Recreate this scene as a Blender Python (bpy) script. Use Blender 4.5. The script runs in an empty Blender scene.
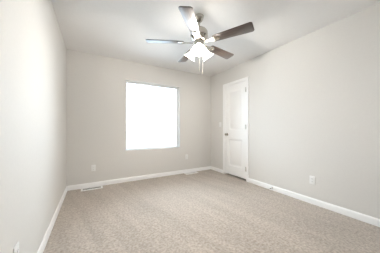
import bpy, bmesh, math, random
from mathutils import Vector, Matrix
random.seed(7)
S = bpy.context.scene
COL = S.collection
PI = math.pi

# ---------------------------------------------------------------- camera
H = 1.07                                   # eye height
cd = bpy.data.cameras.new('camera')
cam = bpy.data.objects.new('camera', cd)
COL.objects.link(cam)
cd.sensor_width = 36.0
cd.lens = 36.0 * 169.0 / 380.0             # about 16 mm
cd.shift_y = 0.0053
cd.clip_start = 0.02
cam.location = (0, 0, H)
cam.rotation_euler = (PI / 2, 0, -math.radians(30.1))
S.camera = cam

# ---------------------------------------------------------------- daylight and exposure
SKY = 8.5
w = bpy.data.worlds.new('overcast sky')
S.world = w
w.use_nodes = True
bg = w.node_tree.nodes['Background']
bg.inputs['Color'].default_value = (0.62, 0.82, 1.0, 1)
bg.inputs['Strength'].default_value = SKY
LAMP = 15.0
POINT = 28.0                               # watts per bulb
LAMP_COL = (1.0, 0.95, 0.88, 1)
vs = S.view_settings
vs.view_transform = 'Standard'
vs.look = 'None'
vs.gamma = 1.0
vs.use_curve_mapping = False
vs.exposure = 0.24

# room: inner faces
XL, XR, YB, YR, ZC = -0.379, 2.71, 3.575, -0.35, 2.44
WX0, WX1, WZ0, WZ1 = 0.589, 1.787, 0.63, 2.045      # window opening
DY0, DY1, DZ = 2.397, 3.027, 2.05                   # door opening in the right wall

# sky portal in the window opening (samples the sky through it, adds no light of its own)
pl = bpy.data.lights.new('sky_portal', 'AREA')
pl.shape = 'RECTANGLE'
pl.size = WX1 - WX0
pl.size_y = WZ1 - WZ0
pl.cycles.is_portal = True
po = bpy.data.objects.new('sky_portal', pl)
po.location = ((WX0 + WX1) / 2, YB + 0.14, (WZ0 + WZ1) / 2)
po.rotation_euler = (-PI / 2, 0, 0)
COL.objects.link(po)


# ---------------------------------------------------------------- materials
def mat(name, col, rough=0.5, metal=0.0, **kw):
    m = bpy.data.materials.new(name)
    m.use_nodes = True
    b = m.node_tree.nodes['Principled BSDF']
    b.inputs['Base Color'].default_value = (*col, 1)
    b.inputs['Roughness'].default_value = rough
    b.inputs['Metallic'].default_value = metal
    for k, v in kw.items():
        b.inputs[k.replace('_', ' ')].default_value = v
    return m


def node(m, t, **kw):
    n = m.node_tree.nodes.new(t)
    for k, v in kw.items():
        if k in n.inputs:
            n.inputs[k].default_value = v
        else:
            setattr(n, k, v)
    return n


def link(m, a, b):
    m.node_tree.links.new(a, b)


def noise_bump(m, scale, strength, dist, detail=2.0, var=0.0):
    """fine relief (orange peel, grain) and a slight colour variation"""
    b = m.node_tree.nodes['Principled BSDF']
    tc = node(m, 'ShaderNodeTexCoord')
    n = node(m, 'ShaderNodeTexNoise', Scale=scale, Detail=detail)
    link(m, tc.outputs['Object'], n.inputs['Vector'])
    bp = node(m, 'ShaderNodeBump', Strength=strength, Distance=dist)
    link(m, n.outputs['Fac'], bp.inputs['Height'])
    link(m, bp.outputs['Normal'], b.inputs['Normal'])
    if var:
        c = list(b.inputs['Base Color'].default_value)
        r = node(m, 'ShaderNodeValToRGB')
        r.color_ramp.elements[0].position = 0.3
        r.color_ramp.elements[1].position = 0.7
        r.color_ramp.elements[0].color = (*[x * (1 - var) for x in c[:3]], 1)
        r.color_ramp.elements[1].color = (*[min(1, x * (1 + var)) for x in c[:3]], 1)
        link(m, n.outputs['Fac'], r.inputs['Fac'])
        link(m, r.outputs['Color'], b.inputs['Base Color'])
    return m


M_wall = noise_bump(mat('wall paint', (0.715, 0.70, 0.672), 0.65), 45, 0.12, 0.004, 3, 0.01)
M_ceil = noise_bump(mat('ceiling paint', (0.87, 0.865, 0.86), 0.85), 40, 0.12, 0.004, 3, 0.01)
M_white = noise_bump(mat('white semi-gloss paint', (0.93, 0.93, 0.925), 0.35), 60, 0.02, 0.001)
M_vinyl = noise_bump(mat('white vinyl', (0.88, 0.88, 0.88), 0.35), 80, 0.02, 0.001)
M_plate = noise_bump(mat('white plastic', (0.87, 0.87, 0.86), 0.3), 80, 0.02, 0.001)
M_slot = noise_bump(mat('dark slot', (0.05, 0.05, 0.05), 0.6), 80, 0.02, 0.001)
M_duct = noise_bump(mat('dark duct', (0.05, 0.045, 0.04), 0.7), 80, 0.02, 0.001)
M_nickel = noise_bump(mat('brushed nickel', (0.55, 0.52, 0.47), 0.2, 1.0), 200, 0.03, 0.001)
M_chain = noise_bump(mat('pale chain metal', (0.75, 0.72, 0.66), 0.3, 1.0), 200, 0.03, 0.001)
M_rubber = noise_bump(mat('grey rubber', (0.25, 0.24, 0.23), 0.7), 80, 0.05, 0.001)
M_ground = noise_bump(mat('pale concrete', (0.55, 0.54, 0.52), 0.9), 8, 0.2, 0.01, 4, 0.06)


def carpet_material():
    m = mat('beige cut-pile carpet', (0.5, 0.43, 0.34), 0.95)
    b = m.node_tree.nodes['Principled BSDF']
    b.inputs['Sheen Weight'].default_value = 0.25
    b.inputs['Sheen Roughness'].default_value = 0.6
    tc = node(m, 'ShaderNodeTexCoord')
    fine = node(m, 'ShaderNodeTexNoise', Scale=46.0, Detail=4.0, Roughness=0.65)
    mid = node(m, 'ShaderNodeTexNoise', Scale=16.0, Detail=2.0)
    link(m, tc.outputs['Object'], fine.inputs['Vector'])
    link(m, tc.outputs['Object'], mid.inputs['Vector'])
    # streaks left in the pile by a vacuum cleaner
    ro = node(m, 'ShaderNodeMapping')
    ro.inputs['Rotation'].default_value = (0, 0, math.radians(-12))
    mp = node(m, 'ShaderNodeMapping')
    mp.inputs['Scale'].default_value = (4.6, 0.55, 1)
    st = node(m, 'ShaderNodeTexNoise', Scale=1.4, Detail=3.0, Roughness=0.55)
    link(m, tc.outputs['Object'], ro.inputs['Vector'])
    link(m, ro.outputs['Vector'], mp.inputs['Vector'])
    link(m, mp.outputs['Vector'], st.inputs['Vector'])
    r1 = node(m, 'ShaderNodeValToRGB')
    r1.color_ramp.elements[0].position = 0.34
    r1.color_ramp.elements[0].color = (0.305, 0.258, 0.213, 1)
    r1.color_ramp.elements[1].position = 0.66
    r1.color_ramp.elements[1].color = (0.545, 0.478, 0.415, 1)
    link(m, fine.outputs['Fac'], r1.inputs['Fac'])
    r2 = node(m, 'ShaderNodeValToRGB')
    r2.color_ramp.elements[0].position = 0.38
    r2.color_ramp.elements[0].color = (0.86, 0.85, 0.84, 1)
    r2.color_ramp.elements[1].position = 0.62
    r2.color_ramp.elements[1].color = (1.07, 1.07, 1.07, 1)
    add = node(m, 'ShaderNodeMix', data_type='FLOAT')
    add.inputs[0].default_value = 0.65
    link(m, mid.outputs['Fac'], add.inputs[2])
    link(m, st.outputs['Fac'], add.inputs[3])
    link(m, add.outputs[0], r2.inputs['Fac'])
    mul = node(m, 'ShaderNodeMix', data_type='RGBA', blend_type='MULTIPLY')
    mul.inputs[0].default_value = 1.0
    link(m, r1.outputs['Color'], mul.inputs[6])
    link(m, r2.outputs['Color'], mul.inputs[7])
    link(m, mul.outputs[2], b.inputs['Base Color'])
    bp = node(m, 'ShaderNodeBump', Strength=0.6, Distance=0.012)
    link(m, fine.outputs['Fac'], bp.inputs['Height'])
    link(m, bp.outputs['Normal'], b.inputs['Normal'])
    return m


def wood_material():
    m = mat('dark walnut veneer', (0.1, 0.05, 0.03), 0.34)
    b = m.node_tree.nodes['Principled BSDF']
    b.inputs['Coat Weight'].default_value = 1.0
    b.inputs['Coat Roughness'].default_value = 0.3
    tc = node(m, 'ShaderNodeTexCoord')
    mp = node(m, 'ShaderNodeMapping')
    mp.inputs['Scale'].default_value = (2.0, 38, 38)
    n = node(m, 'ShaderNodeTexNoise', Scale=1.6, Detail=4.0, Distortion=0.6)
    link(m, tc.outputs['Object'], mp.inputs['Vector'])
    link(m, mp.outputs['Vector'], n.inputs['Vector'])
    r = node(m, 'ShaderNodeValToRGB')
    r.color_ramp.elements[0].position = 0.3
    r.color_ramp.elements[0].color = (0.030, 0.021, 0.018, 1)
    r.color_ramp.elements[1].position = 0.7
    r.color_ramp.elements[1].color = (0.105, 0.068, 0.052, 1)
    link(m, n.outputs['Fac'], r.inputs['Fac'])
    link(m, r.outputs['Color'], b.inputs['Base Color'])
    return m


def glow(name, col, s):
    m = mat(name, (0.95, 0.93, 0.9), 0.4)
    b = m.node_tree.nodes['Principled BSDF']
    b.inputs['Emission Color'].default_value = col
    b.inputs['Emission Strength'].default_value = s
    return m


def glass_material():
    m = bpy.data.materials.new('clear window glass')
    m.use_nodes = True
    nt = m.node_tree
    nt.nodes.clear()
    out = nt.nodes.new('ShaderNodeOutputMaterial')
    tr = nt.nodes.new('ShaderNodeBsdfTransparent')
    gl = nt.nodes.new('ShaderNodeBsdfGlossy')
    gl.inputs['Roughness'].default_value = 0.02
    fr = nt.nodes.new('ShaderNodeFresnel')
    fr.inputs['IOR'].default_value = 1.3
    mx = nt.nodes.new('ShaderNodeMixShader')
    nt.links.new(fr.outputs[0], mx.inputs[0])
    nt.links.new(tr.outputs[0], mx.inputs[1])
    nt.links.new(gl.outputs[0], mx.inputs[2])
    nt.links.new(mx.outputs[0], out.inputs['Surface'])
    return m


M_carpet = carpet_material()
M_wood = wood_material()
M_shade = glow('lit frosted glass', LAMP_COL, LAMP)
M_bulb = glow('lit bulb', LAMP_COL, LAMP * 1.5)
M_glass = glass_material()


# ---------------------------------------------------------------- mesh helpers
def box(bm, lo, hi, bevel=0.0, seg=2):
    r = bmesh.ops.create_cube(bm, size=1.0)
    v = r['verts']
    lo, hi = Vector(lo), Vector(hi)
    for x in v:
        x.co = Vector((lo[i] + (x.co[i] + 0.5) * (hi[i] - lo[i]) for i in range(3)))
    if bevel:
        es = list({e for x in v for e in x.link_edges})
        bmesh.ops.bevel(bm, geom=es, offset=bevel, segments=seg, affect='EDGES', profile=0.5)
    return bm


def lathe(bm, prof, n=32, mtx=Matrix(), closed=False):
    """prof: (r, z) list turned round z"""
    rings = []
    for r, z in prof:
        if r < 1e-6:
            rings.append([bm.verts.new(mtx @ Vector((0, 0, z)))])
        else:
            rings.append([bm.verts.new(mtx @ Vector((r * math.cos(2 * PI * i / n), r * math.sin(2 * PI * i / n), z)))
                          for i in range(n)])
    prs = list(zip(rings, rings[1:]))
    if closed:
        prs.append((rings[-1], rings[0]))
    for a, b in prs:
        for i in range(n):
            j = (i + 1) % n
            if len(a) == 1 and len(b) == 1:
                continue
            if len(a) == 1:
                bm.faces.new((a[0], b[j], b[i]))
            elif len(b) == 1:
                bm.faces.new((a[i], a[j], b[0]))
            else:
                bm.faces.new((a[i], a[j], b[j], b[i]))
    return bm


def tube(bm, pts, r, n=10):
    pts = [Vector(p) for p in pts]
    rings = []
    for k, p in enumerate(pts):
        d = (pts[min(k + 1, len(pts) - 1)] - pts[max(k - 1, 0)]).normalized()
        u = d.orthogonal().normalized()
        if k:
            u = (pu - d * pu.dot(d)).normalized()
        pu = u
        v = d.cross(u)
        rr = r[k] if isinstance(r, (list, tuple)) else r
        rings.append([bm.verts.new(p + rr * (math.cos(2 * PI * i / n) * u + math.sin(2 * PI * i / n) * v)) for i in range(n)])
    for a, b in zip(rings, rings[1:]):
        for i in range(n):
            j = (i + 1) % n
            bm.faces.new((a[i], a[j], b[j], b[i]))
    bm.faces.new(list(reversed(rings[0])))
    bm.faces.new(rings[-1])
    return bm


def prism(bm, outline, z0, z1, mtx=Matrix(), bevel=0.0):
    a = [bm.verts.new(mtx @ Vector((x, y, z0))) for x, y in outline]
    b = [bm.verts.new(mtx @ Vector((x, y, z1))) for x, y in outline]
    n = len(a)
    f1 = bm.faces.new(list(reversed(a)))
    f2 = bm.faces.new(b)
    for i in range(n):
        j = (i + 1) % n
        bm.faces.new((a[i], a[j], b[j], b[i]))
    if bevel:
        es = list(set(f1.edges) | set(f2.edges))
        bmesh.ops.bevel(bm, geom=es, offset=bevel, segments=2, affect='EDGES', profile=0.5)
    return bm


def obj(name, bm, m, parent=None, smooth=True):
    bmesh.ops.recalc_face_normals(bm, faces=bm.faces[:])
    me = bpy.data.meshes.new(name)
    bm.to_mesh(me)
    bm.free()
    me.materials.append(m)
    if smooth:
        for p in me.polygons:
            p.use_smooth = True
        me.set_sharp_from_angle(angle=math.radians(35))
    o = bpy.data.objects.new(name, me)
    COL.objects.link(o)
    if parent:
        o.parent = parent
    return o


def NB():
    return bmesh.new()


def struct(o):
    o['kind'] = 'structure'
    return o


def tag(o, label, cat, group=None):
    o['label'] = label
    o['category'] = cat
    if group:
        o['group'] = group
    return o


def thing(name, label, cat, loc, rotz=0.0, group=None):
    o = bpy.data.objects.new(name, None)
    o.empty_display_size = 0.05
    COL.objects.link(o)
    o.location = loc
    o.rotation_euler = (0, 0, rotz)
    return tag(o, label, cat, group)


def copy_thing(root, loc, rotz, label):
    r = root.copy()
    COL.objects.link(r)
    r.location = loc
    r.rotation_euler = (0, 0, rotz)
    r['label'] = label
    for ch in root.children:
        c = ch.copy()
        COL.objects.link(c)
        c.parent = r
        for g in ch.children:
            d = g.copy()
            COL.objects.link(d)
            d.parent = c
    return r


# ---------------------------------------------------------------- the room
T = 0.14
struct(obj('floor', box(NB(), (XL - T, -2.2 - T, -0.12), (XR + T, YB + T, 0)), M_carpet))
struct(obj('ceiling', box(NB(), (XL - T, -2.2 - T, ZC), (XR + T, YB + T, ZC + 0.12)), M_ceil))
struct(obj('wall_left', box(NB(), (XL - T, YR - T, 0), (XL, YB + T, ZC)), M_wall))
struct(obj('ground', box(NB(), (-30, YB + T + 0.02, -0.35), (30, 60, -0.25)), M_ground))


def wall_with_hole(name, u0, u1, h0, h1, a0, a1, b0, b1, put, round_edge):
    """wall over u0..u1, h0..h1 with an opening a0..a1, b0..b1; put(u, depth, h) -> point"""
    bm = NB()
    us, hs = [u0, a0, a1, u1], [h0, b0, b1, h1]
    g = {}
    for d in (0, 1):
        for i, u in enumerate(us):
            for j, h in enumerate(hs):
                g[d, i, j] = bm.verts.new(put(u, d * T, h))
    flat = abs(b0 - h0) < 1e-6
    for d in (0, 1):
        for i in range(3):
            for j in range(3):
                if (i == 1 and j == 1) or (flat and j == 0):
                    continue
                bm.faces.new((g[d, i, j], g[d, i + 1, j], g[d, i + 1, j + 1], g[d, i, j + 1]))
    ring = [(1, 1), (2, 1), (2, 2), (1, 2)]
    for k in range(4):
        p, q = ring[k], ring[(k + 1) % 4]
        if flat and k == 0:
            continue
        bm.faces.new((g[(0, *p)], g[(0, *q)], g[(1, *q)], g[(1, *p)]))
    bm.verts.ensure_lookup_table()
    for v in [v for v in bm.verts if not v.link_faces]:
        bm.verts.remove(v)
    if round_edge:
        es = []
        for k in range(4):
            p, q = g[(0, *ring[k])], g[(0, *ring[(k + 1) % 4])]
            e = bm.edges.get((p, q))
            if e:
                es.append(e)
        bmesh.ops.bevel(bm, geom=es, offset=round_edge, segments=4, affect='EDGES', profile=0.5)
    return struct(obj(name, bm, M_wall))


wall_with_hole('wall_back', XL, XR, 0, ZC, WX0, WX1, WZ0, WZ1, lambda u, d, h: (u, YB + d, h), 0.018)
wall_with_hole('wall_right', YR - T, YB + T, 0, ZC, DY0 - 0.02, DY1 + 0.02, 0, DZ + 0.02, lambda u, d, h: (XR + d, u, h), 0)

# behind the photographer: unseen wide opening and unlit hall, added to absorb nearby light
HX0, HX1, HZ1, HY = -0.20, 2.00, 2.20, -2.2
wall_with_hole('wall_rear', XL, XR, 0, ZC, HX0, HX1, 0, HZ1, lambda u, d, h: (u, YR - d, h), 0)
struct(obj('wall_added_hall_left', box(NB(), (XL - T, HY, 0), (XL, YR - T, ZC)), M_wall))
struct(obj('wall_added_hall_right', box(NB(), (XR, HY, 0), (XR + T, YR - T, ZC)), M_wall))
struct(obj('wall_added_hall_rear', box(NB(), (XL - T, HY - T, 0), (XR + T, HY, ZC)), M_wall))

# baseboards: moulded profile swept along each wall
BP = [(0, 0), (0.014, 0), (0.014, 0.060), (0.011, 0.070), (0.007, 0.078), (0.004, 0.083), (0, 0.083)]


def baseboard(name, a, b, inward):
    bm = NB()
    a, b, n = Vector(a), Vector(b), Vector(inward)
    ra = [bm.verts.new(a + n * d + Vector((0, 0, z))) for d, z in BP]
    rb = [bm.verts.new(b + n * d + Vector((0, 0, z))) for d, z in BP]
    k = len(BP)
    for i in range(k):
        j = (i + 1) % k
        bm.faces.new((ra[i], ra[j], rb[j], rb[i]))
    bm.faces.new(list(reversed(ra)))
    bm.faces.new(rb)
    return struct(obj(name, bm, M_white))


CW = 0.060                                              # door casing width
baseboard('baseboard_left', (XL, YR, 0), (XL, YB, 0), (1, 0, 0))
baseboard('baseboard_back', (XL + 0.014, YB, 0), (XR - 0.014, YB, 0), (0, -1, 0))
baseboard('baseboard_right', (XR, YR, 0), (XR, DY0 - CW, 0), (-1, 0, 0))
baseboard('baseboard_right.001', (XR, DY1 + CW, 0), (XR, YB, 0), (-1, 0, 0))

# ---------------------------------------------------------------- window
win = struct(bpy.data.objects.new('window_1', None))
COL.objects.link(win)
win.location = ((WX0 + WX1) / 2, YB + 0.085, WZ0)
hw, hh = (WX1 - WX0) / 2, WZ1 - WZ0


def frame_ring(bm, hw, z0, z1, wdt, y0, y1, bev=0.004):
    box(bm, (-hw, y0, z0), (-hw + wdt, y1, z1), bev)
    box(bm, (hw - wdt, y0, z0), (hw, y1, z1), bev)
    box(bm, (-hw + wdt, y0, z0), (hw - wdt, y1, z0 + wdt), bev)
    box(bm, (-hw + wdt, y0, z1 - wdt), (hw - wdt, y1, z1), bev)
    return bm


obj('window_frame', frame_ring(NB(), hw - 0.001, 0.001, hh - 0.001, 0.016, 0.0, 0.05, 0.003), M_vinyl, win)
sash = obj('sash', frame_ring(NB(), hw - 0.019, 0.024, hh - 0.019, 0.014, 0.012, 0.045, 0.003), M_vinyl, win)
obj('glass_pane', box(NB(), (-hw + 0.028, 0.030, 0.033), (hw - 0.028, 0.034, hh - 0.028)), M_glass, win)

# ---------------------------------------------------------------- door: casing, jamb, slab
bm = NB()
CP = [(0, 0.005), (0.008, 0.005), (0.009, 0.016), (0.012, 0.026), (0.013, 0.040), (0.016, 0.046), (0.016, 0.058), (0.014, 0.060), (0, 0.060)]   # (out of wall, across)


def casing_path(bm):
    pts = [((DY0 , 0.0), (-1, 0)), ((DY0, DZ), (-1, 1)), ((DY1, DZ), (1, 1)), ((DY1, 0.0), (1, 0))]
    rings = []
    for (y, z), (ny, nz) in pts:
        rings.append([bm.verts.new((XR - d, y + ny * c, z + nz * c)) for d, c in CP])
    k = len(CP)
    for a, b in zip(rings, rings[1:]):
        for i in range(k):
            j = (i + 1) % k
            bm.faces.new((a[i], a[j], b[j], b[i]))
    bm.faces.new(rings[0])
    bm.faces.new(list(reversed(rings[-1])))


casing_path(bm)
struct(obj('trim_1', bm, M_white))
bm = NB()                                               # jamb lining with stop
for y0, y1 in ((DY0 - 0.018, DY0), (DY1, DY1 + 0.018)):
    box(bm, (XR - 0.001, y0, 0), (XR + T, y1, DZ + 0.018), 0.001)
box(bm, (XR - 0.001, DY0, DZ), (XR + T, DY1, DZ + 0.018), 0.001)
box(bm, (XR + 0.046, DY0, 0), (XR + 0.08, DY0 + 0.012, DZ), 0.001)
box(bm, (XR + 0.046, DY1 - 0.012, 0), (XR + 0.08, DY1, DZ), 0.001)
box(bm, (XR + 0.046, DY0 + 0.012, DZ - 0.012), (XR + 0.08, DY1 - 0.012, DZ), 0.001)
struct(obj('trim_2', bm, M_white))
bm = NB()                                               # the closet behind the door
for lo, hi in (((0.70, -0.2, 0), (0.74, 0.2, ZC)), ((T, -0.24, 0), (0.74, -0.2, ZC)), ((T, 0.2, 0), (0.74, 0.24, ZC)),
               ((T, -0.24, -0.05), (0.74, 0.24, 0)), ((T, -0.24, ZC), (0.74, 0.24, ZC + 0.05))):
    y0, y1 = (DY0 + lo[1] if lo[1] < 0 else DY1 + lo[1]), (DY0 + hi[1] if hi[1] < 0 else DY1 + hi[1])
    box(bm, (XR + lo[0], y0, lo[2]), (XR + hi[0], y1, hi[2]))
struct(obj('wall_closet', bm, M_wall))


def door_slab():
    """two moulded panels; local: x = into the wall, y along, z up; face at x = 0"""
    bm = NB()
    W, Z0, Z1, th = DY1 - DY0 - 0.006, 0.034, DZ - 0.003, 0.035
    ys = [-W / 2, -W / 2 + 0.115, W / 2 - 0.115, W / 2]
    zs = [Z0, 0.235, 0.83, 1.04, Z1 - 0.125, Z1]
    g = {(i, j): bm.verts.new((0, y, z)) for i, y in enumerate(ys) for j, z in enumerate(zs)}
    for i in range(3):
        for j in range(5):
            f = (g[i, j], g[i + 1, j], g[i + 1, j + 1], g[i, j + 1])
            if i == 1 and j in (1, 3):
                # sunk moulding, flat, raised field
                prev = f
                for inset, d in ((0.008, 0.008), (0.020, 0.013), (0.036, 0.013), (0.056, 0.004)):
                    y0, y1, z0, z1 = ys[1] + inset, ys[2] - inset, zs[j] + inset, zs[j + 1] - inset
                    cur = [bm.verts.new((d, y, z)) for y, z in ((y0, z0), (y1, z0), (y1, z1), (y0, z1))]
                    for k in range(4):
                        l = (k + 1) % 4
                        bm.faces.new((prev[k], prev[l], cur[l], cur[k]))
                    prev = cur
                bm.faces.new(prev)
            else:
                bm.faces.new(f)
    back = {(i, j): bm.verts.new((th, ys[i], zs[j])) for i in (0, 3) for j in (0, 5)}
    bm.faces.new((back[0, 0], back[0, 5], back[3, 5], back[3, 0]))
    bm.faces.new([g[0, j] for j in range(6)] + [back[0, 5], back[0, 0]])
    bm.faces.new([g[3, j] for j in range(6)] + [back[3, 5], back[3, 0]])
    bm.faces.new([g[i, 0] for i in range(4)] + [back[3, 0], back[0, 0]])
    bm.faces.new([g[i, 5] for i in range(4)] + [back[3, 5], back[0, 5]])
    return bm


door = obj('door_1', door_slab(), M_white)
struct(door)
door.location = (XR + 0.008, (DY0 + DY1) / 2, 0)
HWD = (DY1 - DY0) / 2
ROT_X = Matrix.Rotation(-PI / 2, 4, 'Y')                # lathe axis z -> -x (into the room)
kn = Matrix.Translation((0, HWD - 0.065, 0.935)) @ ROT_X
o = obj('door_knob', lathe(NB(), [(0, 0), (0.032, 0), (0.032, 0.004), (0.027, 0.009), (0.012, 0.011), (0.011, 0.028),
                                  (0.018, 0.034), (0.027, 0.044), (0.028, 0.053), (0.022, 0.061), (0, 0.064)], 28, kn), M_nickel, door)
o['label'] = 'round brushed nickel door knob'
for z in (0.24, 1.10, 1.86):
    bm = NB()
    tube(bm, [(-0.015, -HWD + 0.006, z - 0.045), (-0.015, -HWD + 0.006, z + 0.045)], 0.0075, 12)
    tube(bm, [(-0.015, -HWD + 0.006, z + 0.045), (-0.015, -HWD + 0.006, z + 0.052)], [0.004, 0.002], 12)
    box(bm, (-0.014, -HWD + 0.0045, z - 0.045), (0.0005, -HWD + 0.0075, z + 0.045), 0.0005)
    o = obj('hinge', bm, M_nickel, door)
    o['label'] = 'brushed nickel hinge'

# ---------------------------------------------------------------- wall plates
# local frame: plate lies in the xz plane, faces -y
def plate_bm():
    return box(NB(), (-0.0355, -0.006, -0.0575), (0.0355, 0, 0.0575), 0.0028, 3)


def make_outlet(label, loc, rotz):
    t = thing('electrical_outlet', label, 'outlet', loc, rotz, 'wall outlets near the floor')
    obj('cover_plate', plate_bm(), M_plate, t)
    for s in (-1, 1):
        zc = s * 0.0195
        out = [(0.0165 * math.cos(a), max(-0.0125, min(0.0125, 0.0175 * math.sin(a)))) for a in [2 * PI * i / 24 for i in range(24)]]
        mtx = Matrix.Translation((0, 0, zc)) @ Matrix.Rotation(PI / 2, 4, 'X')
        r = obj('receptacle', prism(NB(), out, 0.005, 0.0085, mtx, 0.0006), M_plate, t)
        bm = NB()
        box(bm, (-0.0075, -0.0090, zc - 0.001), (-0.0055, -0.0070, zc + 0.007))
        box(bm, (0.0055, -0.0090, zc), (0.0075, -0.0070, zc + 0.0065))
        lathe(bm, [(0, 0.0070), (0.0024, 0.0070), (0.0024, 0.0090), (0, 0.0090)], 12,
              Matrix.Translation((0, 0, zc - 0.0065)) @ Matrix.Rotation(PI / 2, 4, 'X'))
        obj('slots', bm, M_slot, r)
    bm = lathe(NB(), [(0, 0.005), (0.0032, 0.005), (0.0030, 0.0068), (0, 0.0072)], 14, Matrix.Rotation(PI / 2, 4, 'X'))
    obj('screw', bm, M_plate, t)
    return t


out0 = make_outlet('white outlet low on the back wall, left of the window', (0.023, YB, 0.345), 0)
copy_thing(out0, (1.975, YB, 0.385), 0, 'white outlet low on the back wall, just right of and below the window')
copy_thing(out0, (XR, 1.206, 0.337), -PI / 2, 'white outlet low on the right wall, above the baseboard right of the door')
copy_thing(out0, (XL, 1.34, 0.345), PI / 2, 'white outlet on the left wall, cut off by the bottom edge of the picture')

sw = thing('light_switch', 'white light switch on the right wall between the door casing and the back corner', 'light switch', (XR, 3.195, 1.165), -PI / 2)
obj('cover_plate', plate_bm(), M_plate, sw)
obj('rocker', box(NB(), (-0.0165, -0.0095, -0.0330), (0.0165, -0.005, 0.0330), 0.002), M_plate, sw)
for z in (-0.048, 0.048):
    obj('screw', lathe(NB(), [(0, 0.005), (0.0032, 0.005), (0.0030, 0.0068), (0, 0.0072)], 14,
                       Matrix.Translation((0, 0, z)) @ Matrix.Rotation(PI / 2, 4, 'X')), M_plate, sw)

# spring door stop screwed to the right-hand baseboard
ds = thing('door_stop', 'small metal door stop with dark tip on the baseboard right of the door', 'door stop', (XR - 0.014, 1.81, 0.048))
obj('base', lathe(NB(), [(0, 0), (0.012, 0), (0.011, 0.005), (0.007, 0.008), (0, 0.008)], 20, ROT_X), M_nickel, ds)
obj('spring', lathe(NB(), [(0, 0.007)] + [(0.0055 + 0.0012 * (k % 2), 0.008 + 0.002 * k) for k in range(22)] + [(0, 0.053)], 16, ROT_X), M_nickel, ds)
obj('tip', lathe(NB(), [(0, 0.052), (0.009, 0.052), (0.0095, 0.062), (0.006, 0.067), (0, 0.068)], 18, ROT_X), M_rubber, ds)


# ---------------------------------------------------------------- floor registers
def make_vent(label, loc):
    t = thing('floor_vent', label, 'floor vent', loc, 0, 'floor vents along the back wall')
    L, W = 0.168, 0.068
    bm = NB()                                          # flange: sloped rim round the opening
    il, iw = 0.140, 0.040
    rings = []
    for l, w_, z in ((L, W, 0.0), (L, W, 0.004), (il + 0.008, iw + 0.008, 0.010), (il, iw, 0.010), (il, iw, 0.001)):
        rings.append([bm.verts.new((sx * l, sy * w_, z)) for sx, sy in ((-1, -1), (1, -1), (1, 1), (-1, 1))])
    for a, b in zip(rings, rings[1:]):
        for i in range(4):
            j = (i + 1) % 4
            bm.faces.new((a[i], a[j], b[j], b[i]))
    obj('flange', bm, M_plate, t)
    obj('duct', box(NB(), (-il, -iw, 0.0005), (il, iw, 0.0025)), M_duct, t)
    n = 16
    for k in range(n):
        x = -il + (k + 0.5) * 2 * il / n
        m = NB()
        box(m, (-0.0012, -iw, -0.0045), (0.0012, iw, 0.0045))
        bmesh.ops.transform(m, matrix=Matrix.Translation((x, 0, 0.0062)) @ Matrix.Rotation(0.35 * (1 if k < n / 2 else -1), 4, 'Y'), verts=m.verts[:])
        obj('louver', m, M_plate, t)
    return t


v0 = make_vent('white floor vent in the carpet near the left corner of the room', (0.0, 3.478, 0.0))
copy_thing(v0, (2.06, 3.487, 0.0), 0, 'white floor vent in the carpet right of the window, near the door')

# ---------------------------------------------------------------- ceiling fan
FX, FY, FZ = 1.13, 1.73, ZC
fan = thing('ceiling_fan', 'nickel ceiling fan with five dark wooden blades and a lit cluster of frosted glass shades', 'ceiling fan', (FX, FY, FZ))
BZ = 2.115 - ZC                                        # blade plane, below the ceiling
obj('canopy', lathe(NB(), [(0, 0), (0.056, 0), (0.058, -0.005), (0.056, -0.018), (0.050, -0.042), (0.038, -0.060), (0.022, -0.070), (0, -0.070)], 40), M_nickel, fan)
obj('downrod', lathe(NB(), [(0, -0.068), (0.0125, -0.068), (0.0125, -0.150), (0, -0.150)], 20), M_nickel, fan)
obj('motor_housing', lathe(NB(), [(0, -0.135), (0.024, -0.135), (0.030, -0.142), (0.034, -0.152), (0.060, -0.160), (0.090, -0.172),
                                  (0.104, -0.190), (0.107, -0.215), (0.107, -0.240), (0.110, -0.244), (0.110, -0.254), (0.104, -0.260),
                                  (0.090, -0.282), (0.070, -0.296), (0.060, -0.300), (0, -0.300)], 48), M_nickel, fan)
obj('switch_housing', lathe(NB(), [(0, -0.298), (0.052, -0.298), (0.055, -0.304), (0.055, -0.338), (0.060, -0.342), (0.060, -0.350), (0.046, -0.366),
                                   (0.030, -0.378), (0.012, -0.384), (0.010, -0.394), (0, -0.398)], 40), M_nickel, fan)

PITCH = math.radians(12)


def blade_outline():
    L0, L1 = 0.185, 0.635
    w0, w1, rc = 0.052, 0.068, 0.024
    p = [(L0, -w0 + 0.012), (L0 + 0.012, -w0)]
    p += [(L1 - rc + rc * math.sin(a), -w1 + rc - rc * math.cos(a)) for a in [i * PI / 2 / 6 for i in range(7)]]
    p += [(L1 - rc + rc * math.cos(a), w1 - rc + rc * math.sin(a)) for a in [i * PI / 2 / 6 for i in range(7)]]
    p += [(L0 + 0.012, w0), (L0, w0 - 0.012)]
    return p


def iron_bm():
    bm = NB()
    # arm from the motor out to a shaped plate screwed under the blade
    arm = [(0.075, -0.016), (0.125, -0.011), (0.160, -0.014), (0.185, -0.034), (0.215, -0.040), (0.245, -0.030), (0.262, -0.012), (0.268, 0.0)]
    out = arm + [(x, -y) for x, y in reversed(arm[:-1])]
    prism(bm, out, -0.0075, -0.0032, Matrix(), 0.001)
    for x, y in ((0.205, -0.022), (0.205, 0.022), (0.245, 0.0)):
        lathe(bm, [(0, -0.0105), (0.004, -0.0100), (0.0055, -0.0072)], 12, Matrix.Translation((x, y, 0)))
    return bm


for k in range(5):
    a = math.radians(10 + 72 * k)
    b = obj('blade', prism(NB(), blade_outline(), -0.0030, 0.0030, Matrix(), 0.0012), M_wood, fan)
    b.location = (0, 0, BZ)
    b.rotation_euler = (-PITCH, 0, a)
    i_ = obj('blade_iron', iron_bm(), M_nickel, b)
    i_['label'] = 'nickel bracket under the blade root'

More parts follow.
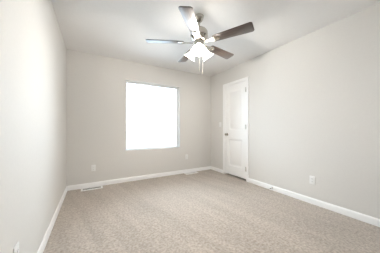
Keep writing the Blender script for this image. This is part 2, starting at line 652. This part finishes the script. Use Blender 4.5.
# light kit: three tulip shades tilted outwards
TILT = math.radians(38)
prof_o = [(0.018, 0.0), (0.024, -0.008), (0.028, -0.034), (0.034, -0.064), (0.044, -0.094), (0.060, -0.122), (0.074, -0.136)]
prof_i = [(r - 0.0035, z) for r, z in reversed(prof_o)]
for k in range(3):
    a = math.radians(-3 + 120 * k)
    base = Matrix.Rotation(a, 4, 'Z') @ Matrix.Translation((0.054, 0, -0.372)) @ Matrix.Rotation(-TILT, 4, 'Y')
    arm = NB()
    d = Matrix.Rotation(a, 4, 'Z')
    tube(arm, [d @ Vector(p) for p in ((0.034, 0, -0.360), (0.043, 0, -0.355), (0.052, 0, -0.360), (0.055, 0, -0.372))], 0.008, 12)
    lathe(arm, [(0, 0.010), (0.014, 0.008), (0.021, 0.0), (0.0225, -0.005), (0.0165, -0.012), (0, -0.012)], 24, base)
    obj('lamp_holder', arm, M_nickel, fan)
    sh = obj('lamp_shade', lathe(NB(), prof_o + prof_i, 32, base, True), M_shade, fan)
    obj('bulb', lathe(NB(), [(0, -0.014), (0.012, -0.018), (0.014, -0.035), (0.020, -0.042), (0.021, -0.052), (0.016, -0.064), (0.008, -0.068), (0, -0.069)], 20, base), M_bulb, sh)

    bl = bpy.data.lights.new('bulb_light', 'POINT')
    bl.energy = POINT
    bl.color = LAMP_COL[:3]
    bl.shadow_soft_size = 0.02
    bo = bpy.data.objects.new('bulb_light', bl)
    bo.parent = fan
    bo.matrix_local = base @ Matrix.Translation((0, 0, -0.124))
    COL.objects.link(bo)

# pull chains with finials
for x, y, z1 in ((0.030, -0.030, -0.672), (-0.020, -0.040, -0.655)):
    c = NB()
    zt = -0.352
    n = int((zt - z1) / 0.0075)
    tube(c, [(x, y, zt), (x, y, z1)], 0.0011, 6)
    for q in range(n):
        bmesh.ops.create_icosphere(c, subdivisions=1, radius=0.0027, matrix=Matrix.Translation((x, y, zt - 0.0075 * (q + 0.5))))
    ch = obj('pull_chain', c, M_chain, fan)
    obj('finial', lathe(NB(), [(0, z1 + 0.002), (0.003, z1), (0.0055, z1 - 0.012), (0.006, z1 - 0.022), (0.003, z1 - 0.030), (0, z1 - 0.031)], 14,
                        Matrix.Translation((x, y, 0))), M_chain, ch)
